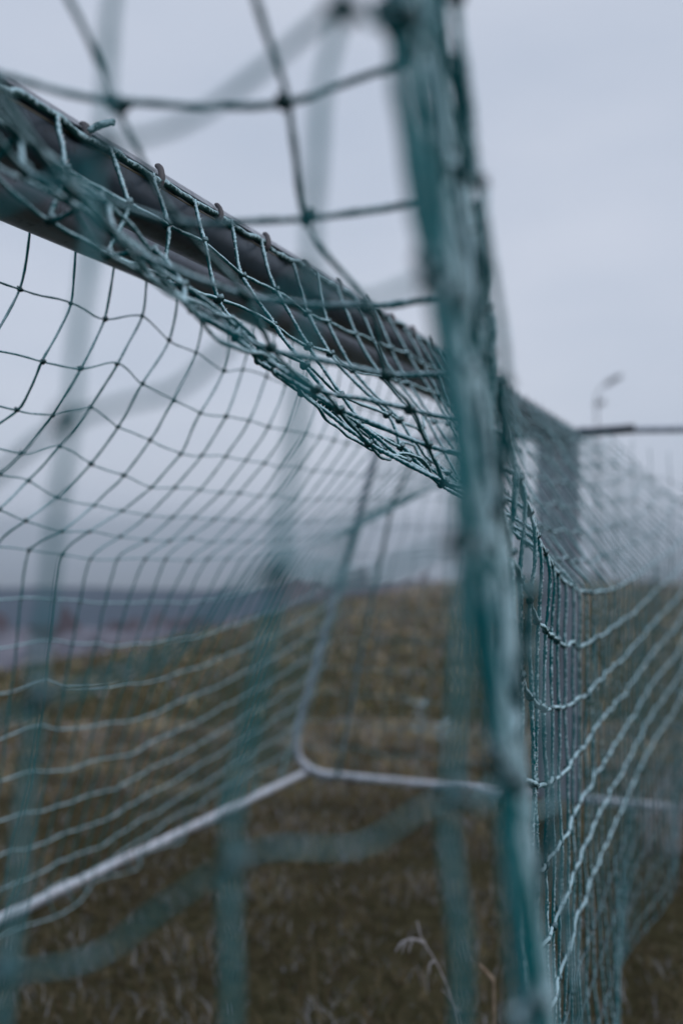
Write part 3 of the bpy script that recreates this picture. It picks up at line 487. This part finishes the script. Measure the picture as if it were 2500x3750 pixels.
# ------------------------------------------------------------------ goal frames
def oval(w, h, e=2.6, n=40, notch=None):
    """bar section (x, z); notch = (z_low, z_high, depth, side) cuts the net rail into one flank"""
    pts = []
    for k in range(n):
        a = 2 * math.pi * k / n; c, s = math.cos(a), math.sin(a)
        pts.append((abs(c) ** (2 / e) * math.copysign(w / 2, c), abs(s) ** (2 / e) * math.copysign(h / 2, s)))
    if notch:
        zl, zh, dp, sd = notch
        def fx(z): return sd * w / 2 * (1 - abs(2 * z / h) ** e) ** (1 / e)
        keep = [p for p in pts if not (p[0] * sd > 0 and zl - .003 < p[1] < zh + .003)]
        new = [(fx(zl), zl), (fx(zl) - sd * .003, zl + .0015), (fx(zl) - sd * dp, zl + .002), (fx(zh) - sd * dp, zh - .002), (fx(zh) + sd * .002, zh - .0015), (fx(zh) + sd * .002, zh)]
        pts = keep + new
        # order around the centre, notch points kept in their own sequence
        ang_ = lambda p: math.atan2(p[1], p[0] * sd)
        lo = sorted([p for p in keep if ang_(p) <= math.atan2(zl, abs(fx(zl)))], key=ang_)
        hi = sorted([p for p in keep if ang_(p) > math.atan2(zl, abs(fx(zl)))], key=ang_)
        pts = lo + new + hi
    return pts
def bar(name, prof, A, B, mat, parent, segs=24, upv=(0, 0, 1), jitter=0.0):
    A, B = Vector(A), Vector(B); d = (B - A).normalized()
    side = d.cross(Vector(upv)).normalized(); up = side.cross(d)
    n = len(prof); V = []
    for k in range(segs + 1):
        p = A.lerp(B, k / segs) + Vector((0, 0, jitter * math.sin(math.pi * k / segs)))
        for (x, z) in prof: V.append(p + side * x + up * z)
    F = []
    for k in range(segs):
        for q in range(n):
            q2 = (q + 1) % n
            F.append((k * n + q, k * n + q2, (k + 1) * n + q2, (k + 1) * n + q))
    me = bpy.data.meshes.new(name); me.from_pydata([tuple(v) for v in V], [], F + [tuple(range(n))[::-1], tuple(range(segs * n, segs * n + n))])
    me.materials.append(mat); me.update()
    for p in me.polygons: p.use_smooth = len(p.vertices) == 4
    bm = bmesh.new(); bm.from_mesh(me); bmesh.ops.recalc_face_normals(bm, faces=bm.faces)
    for e in bm.edges:
        if len(e.link_faces) == 2 and e.calc_face_angle(0) > 0.7: e.smooth = False
    bm.to_mesh(me); bm.free()
    return link(name, me, parent)
def bent(P, r0, n=7):
    """polyline with rounded corners of radius r0"""
    P = [Vector(p) for p in P]; out = [P[0]]; rad0 = r0
    for k in range(1, len(P) - 1):
        r0 = min(rad0, .45 * (P[k] - P[k - 1]).length)
        a = P[k] + (P[k - 1] - P[k]).normalized() * r0; b = P[k] + (P[k + 1] - P[k]).normalized() * r0
        for q in range(n + 1):
            t = q / n; out.append(a.lerp(P[k], t).lerp(P[k].lerp(b, t), t))
    out.append(P[-1])
    return np.array([v[:] for v in out])
def densify(P, step):
    out = [P[0]]
    for a, b_ in zip(P[:-1], P[1:]):
        m_ = max(1, int(np.linalg.norm(b_ - a) / step))
        for q in range(1, m_ + 1): out.append(a + (b_ - a) * q / m_)
    return np.array(out)

YN, YF = 0.40, 5.44            # near and far posts of both goals
hook_me = None
def hook_mesh():
    # a clip: a foot in the rail, an arm that rises over the rope and folds back
    P = np.array([[-.006, 0, .000], [.006, 0, -.003], [.013, 0, .002], [.014, .001, .012], [.008, .002, .024], [.001, .003, .030], [-.003, .003, .029]])
    V, F = tube_arrays(catmull(P, .004), .0052, 8)
    V[:, 1] *= 1.7
    return mesh_np('net_hook', V, tris(F), M['plastic'])
def goal(label, cx, cxf, cz, side, rise, group, top_depth, foot_near, foot_far):
    """cx: bar centre line, side: +1 when the goal opens its net towards +x"""
    g = tag(empty('soccer_goal', (cx, (YN + YF) / 2, 0)), label, 'goal', group)
    off = Vector((-cx, -(YN + YF) / 2, 0))
    L = lambda *p: Vector(p) + off
    bx = lambda y: cx + (cxf - cx) * (y - YN) / (YF - YN)
    prof = oval(0.090, 0.090, 2.3, 44, (0.006, 0.021, 0.011, 1)) if side > 0 else oval(0.100, 0.088, 2.2, 44, (0.006, 0.021, 0.011, 1))
    # section x axis = cross(direction, up): for +y it is +x
    cb = bar('crossbar', prof if side > 0 else [(-x, z) for x, z in prof], L(bx(YN - .05), YN - .05, cz), L(bx(YF + .05), YF + .05, cz + rise), M['alu' if side > 0 else 'alu_lit'], g, 30)
    if side > 0:
        V = []; 
        P = np.array([[cx + .0449 + off.x, y + off.y, cz + .0040 + rise * (y - YN) / (YF - YN)] for y in np.linspace(YN, YF, 60)])
        P[:, 2] += 0.0008 * np.sin(np.arange(60) * 2.3)
        tube_obj('water_stain', P, 0.0011, M['stain'], cb, 5)
    global hook_me
    if hook_me is None: hook_me = hook_mesh()
    k = 0; y = 1.010 - 0.172 * 3
    while y < YF - .05:
        h = link('net_hook', hook_me, cb); z = cz + .007 + rise * (y - YN) / (YF - YN)
        h.location = L(bx(y) + side * .043, y, z); h.rotation_euler = (0, 0, (0 if side > 0 else math.pi) + rnd.uniform(-.25, .25)); h.scale = (.6, .75, rnd.uniform(.62, .9))
        y += 0.172; k += 1
    pp = oval(0.112, 0.100, 2.7, 36)
    for yy, zz in ((YN, cz), (YF, cz + rise)):
        bar('post', pp, L(bx(yy), yy, 0.0), L(bx(yy), yy, zz + .030), M['post'], g, 8, upv=(0, 1, 0))
    for yy, xf, zz in ((YN, foot_near, cz), (YF, foot_far, cz + rise)):
        topz = zz + .025; xr = bx(yy) + side * 0.05; xt = bx(yy) + side * top_depth
        tube_obj('depth_bar', densify(np.array([L(xr, yy, topz)[:], L(xt, yy, topz - .02)[:]]), .1), 0.021, M['white'], g)
        P = bent([L(xt, yy, topz - .02), L(xt + side * .03, yy, topz - .03), L(xf, yy, .028), L(xr, yy, .028)], .30)
        P[:, 1] += 0.0
        q = [p for p in P]
        # rear pole up to the bend, then the side rail on the ground, one bent tube
        tube_obj('side_rail', densify(P, .12), 0.0215, M['white'], g)
        br = densify(np.array([L(bx(yy) + side * .055, yy, zz + .012)[:], L(bx(yy) + side * .34, yy, topz)[:]]), .1)
        tube_obj('corner_sleeve', br, 0.027, M['alu'], g)
    tube_obj('ground_rail', densify(np.array([L(foot_near - side * .01, YN, .028)[:], L(foot_far - side * .13, YF - .012, .028)[:]]), .12), 0.0215, M['white'], g)
    return g
goal('near goal of the touching pair, dark crossbar with clips under the sagging net', -0.765, -0.765, EYE + .459, 1, .035, 'two goals pushed face to face', 1.0, 0.75, 0.72)
goal('farther goal of the touching pair, white ground rail meeting a bent rear pole', -0.975, -0.882, EYE + .490, -1, -.008, 'two goals pushed face to face', 0.93, -2.72, -2.43)

# ------------------------------------------------------------------ nets
CD = np.array([-math.sin(math.radians(20.869)), math.cos(math.radians(20.869)), 0])
def depth(p): return float((np.asarray(p) - np.array([0, 0, EYE])) @ CD)
knot_me = []
for s in range(4):
    bm = bmesh.new(); bmesh.ops.create_icosphere(bm, subdivisions=2, radius=1)
    for v in bm.verts:
        v.co *= 1 + 0.55 * noise.noise(v.co * 1.9 + Vector((s * 7.1, 0, 0)))
        v.co.x *= 1.25
    me = bpy.data.meshes.new('knot'); bm.to_mesh(me); bm.free()
    me.materials.append(M['knot']); me.polygons.foreach_set('use_smooth', np.ones(len(me.polygons), dtype=bool)); knot_me.append(me)
far_knot_V = np.array([v.co[:] for v in knot_me[0].vertices]); far_knot_F = np.array([p.vertices[:] for p in knot_me[0].polygons])
WINDV = np.array(Vector(WIND).normalized())

class Net:
    def __init__(self, label, loc, group=None):
        self.root = tag(empty('goal_net', loc), label, 'net', group); self.o = np.array(loc)
        self.knots = []; self.rv = []; self.rf = []; self.rk = 0
    def cord(self, P, r=0.0025, mat='cord', name='cord', fine=True, wob=1.0):
        """one cord through its knots; close cords are two-ply and carry rime needles"""
        P = np.asarray(P, float)
        d = min(depth(p) for p in P)
        near = fine and 0.75 < d < 2.6 and not (self.o[0] < -1)
        step = 0.0034 if near else (0.012 if d < 0.9 else 0.02)
        Q = catmull(P, step)
        s = np.r_[0, np.cumsum(np.linalg.norm(np.diff(Q, axis=0), axis=1))]
        ph = rng.random(6) * 6.28
        amp = 0.0022 * wob
        for k, fq in enumerate((21.0, 34.0, 77.0)):
            fq *= rnd.uniform(.65, 1.4)
            a = amp * (1.0, .7, .3)[k]
            Q = Q + a * np.stack([np.sin(s * fq + ph[k]), np.sin(s * fq * .9 + ph[k + 1]), np.sin(s * fq * 1.1 + ph[k + 2])], 1)
        if near:
            dd = (Q - np.array([0, 0, EYE])) @ CD
            keep_fine = dd < 2.7
            if not keep_fine.all():      # thin out the rings of the far stretch
                idx = np.r_[np.nonzero(keep_fine)[0], np.nonzero(~keep_fine)[0][::8]]; idx = np.unique(np.r_[idx, len(Q) - 1]); Q = Q[idx]
                s = np.r_[0, np.cumsum(np.linalg.norm(np.diff(Q, axis=0), axis=1))]
        rr = r * (1 + 0.10 * np.sin(s * 190 + ph[3]) + 0.08 * np.sin(s * 61 + ph[4]))
        V, F = tube_arrays(Q - self.o, rr, 8 if near else 6, (0.0075, 0.22 if mat == 'white_cord' else 0.30) if near else None)
        ob = link(name, mesh_np(name, V, tris(F), M[mat]), self.root)
        if near: self.needles(Q, r)
        return ob
    def needles(self, Q, r):
        T, N, B = frames(Q)
        seg = np.linalg.norm(np.diff(Q, axis=0), axis=1)
        dd = (Q - np.array([0, 0, EYE])) @ CD
        ok = (dd > 0.7) & (dd < 2.4)
        n = int(seg[ok[:-1]].sum() * 620)
        if n < 4: return
        ids = np.nonzero(ok[:-1])[0]; k = rng.choice(ids, n)
        th = rng.random(n) * 2 * math.pi
        D = np.cos(th)[:, None] * N[k] + np.sin(th)[:, None] * B[k]
        D = D + 0.45 * WINDV; D /= np.linalg.norm(D, axis=1, keepdims=True)
        face = D @ WINDV
        sel = rng.random(n) < np.clip(0.15 + 0.9 * face, 0, 1)
        D, k, face = D[sel], k[sel], face[sel]; n = len(D)
        p = Q[k] + D * r * 0.7 + T[k] * ((rng.random(n) - .5) * .003)[:, None]
        ln = (0.0012 + 0.0030 * rng.random(n) ** 1.6) * (0.6 + 0.6 * np.clip(face, 0, 1))
        dr = D + 0.5 * (rng.random((n, 3)) - .5); dr /= np.linalg.norm(dr, axis=1, keepdims=True)
        sd = np.cross(dr, T[k]); sd /= np.linalg.norm(sd, axis=1, keepdims=True) + 1e-9
        w = (0.0005 + 0.0006 * rng.random(n))[:, None]
        V = np.stack([p - sd * w, p + sd * w * .6 + T[k] * w, p + sd * w * .6 - T[k] * w, p + dr * ln[:, None]], 1).reshape(-1, 3)
        b = np.arange(n)[:, None] * 4
        F = np.concatenate([b + np.array([[0, 1, 3]]), b + np.array([[1, 2, 3]]), b + np.array([[2, 0, 3]])])
        self.rv.append(V - self.o); self.rf.append(F + self.rk); self.rk += len(V)
    def knot(self, p, axis, owner):
        self.knots.append((depth(p), np.asarray(p, float), axis, owner))
    def finish(self, n_single):
        self.knots.sort(key=lambda k: k[0] if k[0] > 0.3 else 99)
        vv, ff, q = [], [], 0
        for c, (d, p, ax, ow) in enumerate(self.knots):
            size = (0.0057 if self.o[0] > -1 else 0.0044) * rnd.uniform(.85, 1.2) 
            if c < n_single:
                o = link('knot', knot_me[c % 4], ow); o.location = p - self.o
                o.rotation_euler = (rnd.uniform(-.6, .6), rnd.uniform(-.6, .6), rnd.uniform(0, 6.28)); o.scale = (size,) * 3
            else:
                vv.append(far_knot_V * size + (p - self.o)); ff.append(far_knot_F + q); q += len(far_knot_V)
        if vv: tag(link('small_knots', mesh_np('small_knots', np.vstack(vv), np.vstack(ff), M['knot']), self.root), kind='stuff')
        if self.rv: tag(link('rime_needles', mesh_np('rime_needles', np.vstack(self.rv), np.vstack(self.rf), M['rime'], smooth=False), self.root), kind='stuff')
def panel(net, G, rows, cols, r=0.0024, rmat='rime_cord', cmat='cord', knots=True, fine=True):
    """G[j][i]: knots; rows are the cords of constant i, cols those of constant j"""
    own = {}
    for j in cols: own[j] = net.cord(G[j], r, cmat, fine=fine)
    for i in rows: net.cord(G[:, i], r * 1.05, rmat, fine=fine)
    if knots:
        for j in cols:
            for i in rows: net.knot(G[j, i], None, own[j])

# --- net of the near goal: clipped to its crossbar, sagging to a slack edge, then hanging to the ground
nA = Net('teal rimed net hung slack from the near crossbar, edge-on bundle at its corner', (-0.3, 2.9, 0), 'nets of the two goals')
top = TOP_NET.copy(); J = len(top)
top[1:-1, 1:-1] += rng.normal(0, .0035, top[1:-1, 1:-1].shape)
top[:, 0] = np.stack([np.full(J, -0.716), top[:, 0, 1], EYE + .472 + .007 * (top[:, 0, 1] - .4)], 1)
hang = np.zeros((J, 13, 3))
rope_k = 0
for j in range(J):
    p = top[j, 8].copy()
    lean = float(np.interp(j, [0, 1, 2, 3, 4, 5, 6, 8], [.12, .105, .085, .062, .042, .024, .01, 0.0]))
    n = 12; L = min(0.12, (p[2] - 0.02) / 11.5)
    for k in range(13):
        z = k * L
        q = p + np.array([lean * z, -lean * .15 * z, -z])
        if k: q += np.array([rng.normal(0, .0013), rng.normal(0, .0015), rng.normal(0, .003)])
        q[2] = max(q[2], 0.012); hang[j, k] = q
for k in range(1, 13):        # the cloth swings a little as one
    hang[:, k, 0] += 0.003 * np.sin(np.arange(J) * 0.55 + k * .35) * min(1, k / 4) * (np.arange(J) > 7)
for k in range(7, 13):        # the slack foot of the net billows
    hang[:, k, 0] += 0.045 * np.sin(np.arange(J) * 0.42 + .6) * ((k - 6) / 6) ** 1.5 * (np.arange(J) > 9)
full = np.concatenate([top, hang[:, 1:]], axis=1)
own = {}
for j in range(J): own[j] = nA.cord(full[j], 0.0030, 'cord', wob=.5)
for i in range(1, 21):
    nA.cord(full[:, i], 0.0026 if i < 8 else (0.0033 if i < 15 else 0.0019), 'rime_cord' if i < 8 else ('white_cord' if i < 15 else 'knot'), wob=.7)
for j in range(J):
    for i in range(1, 21): nA.knot(full[j, i], None, own[j])
nA.cord(np.array([[-.7185, y, EYE + .470 + .007 * (y - .4) + .0015 * math.sin(y * 37)] for y in np.arange(.42, 5.42, .03)]), 0.0052, 'rope', 'border_rope', wob=1.4)
for q_, (ia, ib, f_, dz) in enumerate(((3, 4, .5, -.012), (4, 5, .4, -.006), (4, 5, .75, .010), (5, 6, .25, -.008))):   # doubled cords in the fold
    P = top[1:12, ia] * (1 - f_) + top[1:12, ib] * f_; P = P + rng.normal(0, .006, P.shape); P[:, 2] += dz
    nA.cord(P, 0.0024, 'rime_cord', wob=1.6)
# end panel that faces the camera, very close
E = END_NET.copy(); 
ownE = {}
for j in range(len(E)): ownE[j] = nA.cord(E[j], 0.0025, 'near_cord', fine=False, wob=.9)
for i in range(E.shape[1]):
    P = np.vstack([E[:, i], hang[0, max(0, i)][None] if i < 13 else hang[0, 12][None]])
    Q = [P[0]]
    for a_, b_ in zip(P[:-1], P[1:]): Q += [(a_ + b_) / 2 - np.array([0, 0, rnd.uniform(.006, .016)]), b_]
    nA.cord(np.array(Q), 0.0021 if i < 5 else 0.0014, 'near_cord', fine=False, wob=1.2)
for j in range(len(E)):
    for i in range(1, E.shape[1]): nA.knot(E[j, i], None, ownE[j])
# the slack of the end panel, gathered at the corner into a bundle
ownG = {}
for j in range(len(GATHER)): ownG[j] = nA.cord(GATHER[j], 0.0027, ('deep', 'deep', 'deep', 'white_cord', 'rime_cord', 'white_cord', 'white_cord', 'cord', 'white_cord', 'white_cord', 'rime_cord', 'white_cord', 'cord', 'white_cord')[j], fine=False, wob=1.0)
for i in range(GATHER.shape[1]):
    nA.cord(np.vstack([E[-1, min(i, E.shape[1] - 1)][None], GATHER[::2, i], hang[1, min(i, 12)][None]]), 0.0028, 'rime_cord', fine=False, wob=1.5)
    for j in range(0, len(GATHER), 2): nA.knot(GATHER[j, i], None, ownG[j])
# far end panel of the same net
FE = np.zeros((8, 13, 3))
for j in range(8):
    for i in range(13):
        t = j / 7; xt = -0.70 + 0.62 * t; zt = EYE + .46 - .22 * max(0, t - .3)
        FE[j, i] = [xt + .10 * t * i / 12, 5.40 - .05 * math.sin(math.pi * t) * math.sin(math.pi * i / 12), zt * (1 - i / 12) + .02]
FE += rng.normal(0, .008, FE.shape)
panel(nA, FE, range(1, 13), range(8), 0.0021, 'cord', fine=False)
# frayed cord end by the second clip
cl = nA.cord(np.array([[-.714, 1.012, EYE + .482], [-.706, 1.020, EYE + .490], [-.700, 1.030, EYE + .495], [-.696, 1.036, EYE + .497]]), 0.0044, 'rope', 'cord_end')
nA.finish(290)

# --- net of the far goal: crossbar to a slack line, then sloping down to the ground rail
nB = Net('teal net of the farther goal sloping back to its white ground rail', (-1.7, 2.9, 0), 'nets of the two goals')
G = FAR_NET.copy(); T0 = np.stack([-1.022 + .093 * (G[:, 0, 1] - .4) / 5.04, G[:, 0, 1], EYE + .497 - .0016 * G[:, 0, 1]], 1)
ref = np.array([G[11, k] - (T0[11] + (G[11, 7] - T0[11]) * k / 7) for k in range(8)])
ref[6] = ref[5] * .55
for j in list(range(13, len(G))) + list(range(5)):     # columns the guides leave free take the sag of the guided one
    fall = 1 - .5 * max(0, j - 13) / 30
    for k in range(1, 7): G[j, k] = T0[j] + (G[j, 7] - T0[j]) * k / 7 + ref[k] * fall
G[:, 1:] += rng.normal(0, .0018, G[:, 1:].shape)
G[:, 0] = T0
ownB = {}
for j in range(len(G)): ownB[j] = nB.cord(G[j], 0.0022, 'pale_cord', wob=.4)
for i in range(1, G.shape[1]): nB.cord(G[:, i], 0.0017 if i < 8 else 0.0025, 'pale_cord' if i < 8 else 'white_cord', wob=.5)
for j in range(len(G)):
    for i in range(1, G.shape[1]): nB.knot(G[j, i], None, ownB[j])
FS = np.zeros((12, 13, 3))
for j in range(12):
    for i in range(13):
        s = i / 12; z = (EYE + .45) * (1 - s) + .03
        xr = -1.82 - (2.36 - 1.82) * min(1, s / .92); t = j / 11
        FS[j, i] = [-0.95 + (xr + .95) * t, 5.40 + .03 * math.sin(3 * t + 4 * s), z]
FS += rng.normal(0, .008, FS.shape)
panel(nB, FS, range(1, 13), range(12), 0.0021, 'cord', fine=False)
tube_e = nB.cord(np.array([[-1.60, 5.37, 1.90], [-1.743, 5.37, 1.573], [-1.84, 5.37, 1.15], [-1.95, 5.37, .65], [-2.042, 5.37, .194], [-2.08, 5.37, .03]]), 0.010, 'rope', 'border_rope', fine=False)
nB.finish(290)

# ------------------------------------------------------------------ plants
def stem_thing(name, label, cat, base, chains, mat, group=None):
    o = tag(empty(name, base), label, cat, group)
    for (P, r, part) in chains:
        P = catmull(np.array(P, float) - np.array(base), .01)
        tube_obj(part, P, np.linspace(r, r * .55, len(P)), M[mat], o, 6)
    return o
stem_thing('dry_stem', 'tall dry rimed stem with a drooping frosted seed head below the net', 'dry plant', (-.60, 2.44, 0),
    [([(-.60, 2.44, 0), (-.595, 2.42, .16), (-.61, 2.37, .32), (-.645, 2.34, .425), (-.679, 2.326, .486), (-.690, 2.322, .530)], .0034, 'stem'),
     ([(-.672, 2.328, .478), (-.70, 2.318, .487), (-.725, 2.31, .478), (-.740, 2.306, .455)], .0042, 'seed_head'),
     ([(-.70, 2.318, .487), (-.706, 2.314, .470), (-.708, 2.312, .455)], .003, 'seed_head'),
     ([(-.715, 2.313, .483), (-.722, 2.31, .466), (-.723, 2.309, .452)], .003, 'seed_head'),
     ([(-.650, 2.337, .437), (-.662, 2.333, .425), (-.664, 2.332, .40)], .0035, 'leaf'),
     ([(-.60, 2.38, .30), (-.63, 2.37, .345), (-.642, 2.365, .355)], .002, 'leaf')], 'stem_rime')
stem_thing('dry_stem', 'short snapped tan stem left of the net foot', 'dry plant', (-.512, 2.42, 0),
    [([(-.512, 2.42, 0), (-.517, 2.40, .2), (-.519, 2.389, .387)], .0055, 'stem'),
     ([(-.519, 2.389, .386), (-.535, 2.382, .408), (-.552, 2.375, .426)], .0055, 'stem')], 'stem')
def leafy(name, label, base, h, n, mat, spread):
    o = tag(empty(name, base), label, 'weed')
    tube_obj('stem', catmull(np.array([[0, 0, 0], [.01, 0, h * .5], [-.01, 0, h]]), .02), .004, M['stem_rime'], o, 6)
    for k in range(n):
        z = h * (0.35 + .65 * k / n); a = k * 2.4; L = spread * rnd.uniform(.6, 1.1)
        d = np.array([math.cos(a), math.sin(a), .35]); s = np.array([-math.sin(a), math.cos(a), 0])
        p0 = np.array([0, 0, z]); V = [p0, p0 + d * L * .5 + s * L * .28, p0 + d * L + np.array([0, 0, -.1 * L]), p0 + d * L * .5 - s * L * .28, p0 + d * L * .5 + np.array([0, 0, .06 * L])]
        link('leaf', mesh_np('leaf', V, np.array([[0, 1, 4], [1, 2, 4], [2, 3, 4], [3, 0, 4]]), M[mat]), o)
leafy('frosted_weed', 'taller pale frosted weed on the grass inside the farther goal', (-1.84, 6.25, 0), .36, 14, 'weed', .10)
leafy('frosted_weed', 'lower pale frosted weed, nearer the bundle of net', (-1.70, 6.33, 0), .20, 12, 'weed', .10)
o = tag(empty('frosted_shrub', (-.26, 4.75, 0)), 'leafless frosted tuft beyond the hanging net at the right', 'dry plant')
for k in range(26):
    a = rnd.uniform(0, 6.28); L = rnd.uniform(.16, .42); l = rnd.uniform(.1, .6)
    P = np.array([[0, 0, 0], [math.cos(a) * L * l * .4, math.sin(a) * L * l * .4, L * .55], [math.cos(a) * L * l, math.sin(a) * L * l, L]])
    P[:, :2] += np.array([rnd.uniform(-.08, .08), rnd.uniform(-.08, .08)])
    tube_obj('twig', catmull(P, .05), .0028, M['stem_rime'], o, 5)

# ------------------------------------------------------------------ lamp mast beyond the pitch
mb = height(np.array([-7.0]), np.array([61.5]))[0]
o = tag(empty('lamp_mast', (-7.0, 61.5, mb)), 'thin far lamp mast with two lamp heads, above the goal posts', 'lamp post')
zt = 9.7 - mb
tube_obj('pole', densify(np.array([[0, 0, -.2], [0, 0, zt - .2]]), 1), np.linspace(.10, .06, len(densify(np.array([[0, 0, -.2], [0, 0, zt - .2]]), 1))), M['mast'], o, 10)
tube_obj('arm', np.array([[0, 0, zt - .3], [.25, .05, zt + .15], [.55, .1, zt + .42]]), .045, M['mast'], o, 8)
def lamp_head(c, L, tilt):
    bm = bmesh.new(); bmesh.ops.create_cube(bm, size=1)
    for v in bm.verts:
        v.co = Vector((v.co.x * L * (1 - .25 * (v.co.z > 0)), v.co.y * .42, v.co.z * .26))
    bmesh.ops.bevel(bm, geom=bm.edges[:], offset=.05, segments=2, affect='EDGES')
    me = bpy.data.meshes.new('lamp_head'); bm.to_mesh(me); bm.free(); me.materials.append(M['mast'])
    h = link('lamp_head', me, o); h.location = c; h.rotation_euler = (0, -tilt, 0)
lamp_head((.95, .15, zt + .62), 1.25, .5)
lamp_head((.18, .05, zt - .75), .75, .35)

# ------------------------------------------------------------------ the hazy air of the valley
bm = bmesh.new(); bmesh.ops.create_cube(bm, size=1)
for v in bm.verts: v.co = Vector((v.co.x * 27000, v.co.y * 27000, -140 if v.co.z < 0 else 14.0))
me = bpy.data.meshes.new('haze'); bm.to_mesh(me); bm.free()
m = bpy.data.materials.new('haze'); m.use_nodes = True; t = m.node_tree; t.nodes.clear()
mo = t.nodes.new('ShaderNodeOutputMaterial'); pv = t.nodes.new('ShaderNodeVolumePrincipled')
pv.inputs['Color'].default_value = (0.90, 0.955, 1.0, 1); pv.inputs['Density'].default_value = 0.0011
pv.inputs['Anisotropy'].default_value = 0.2
t.links.new(pv.outputs['Volume'], mo.inputs['Volume']); me.materials.append(m)
tag(link('haze', me), kind='stuff')
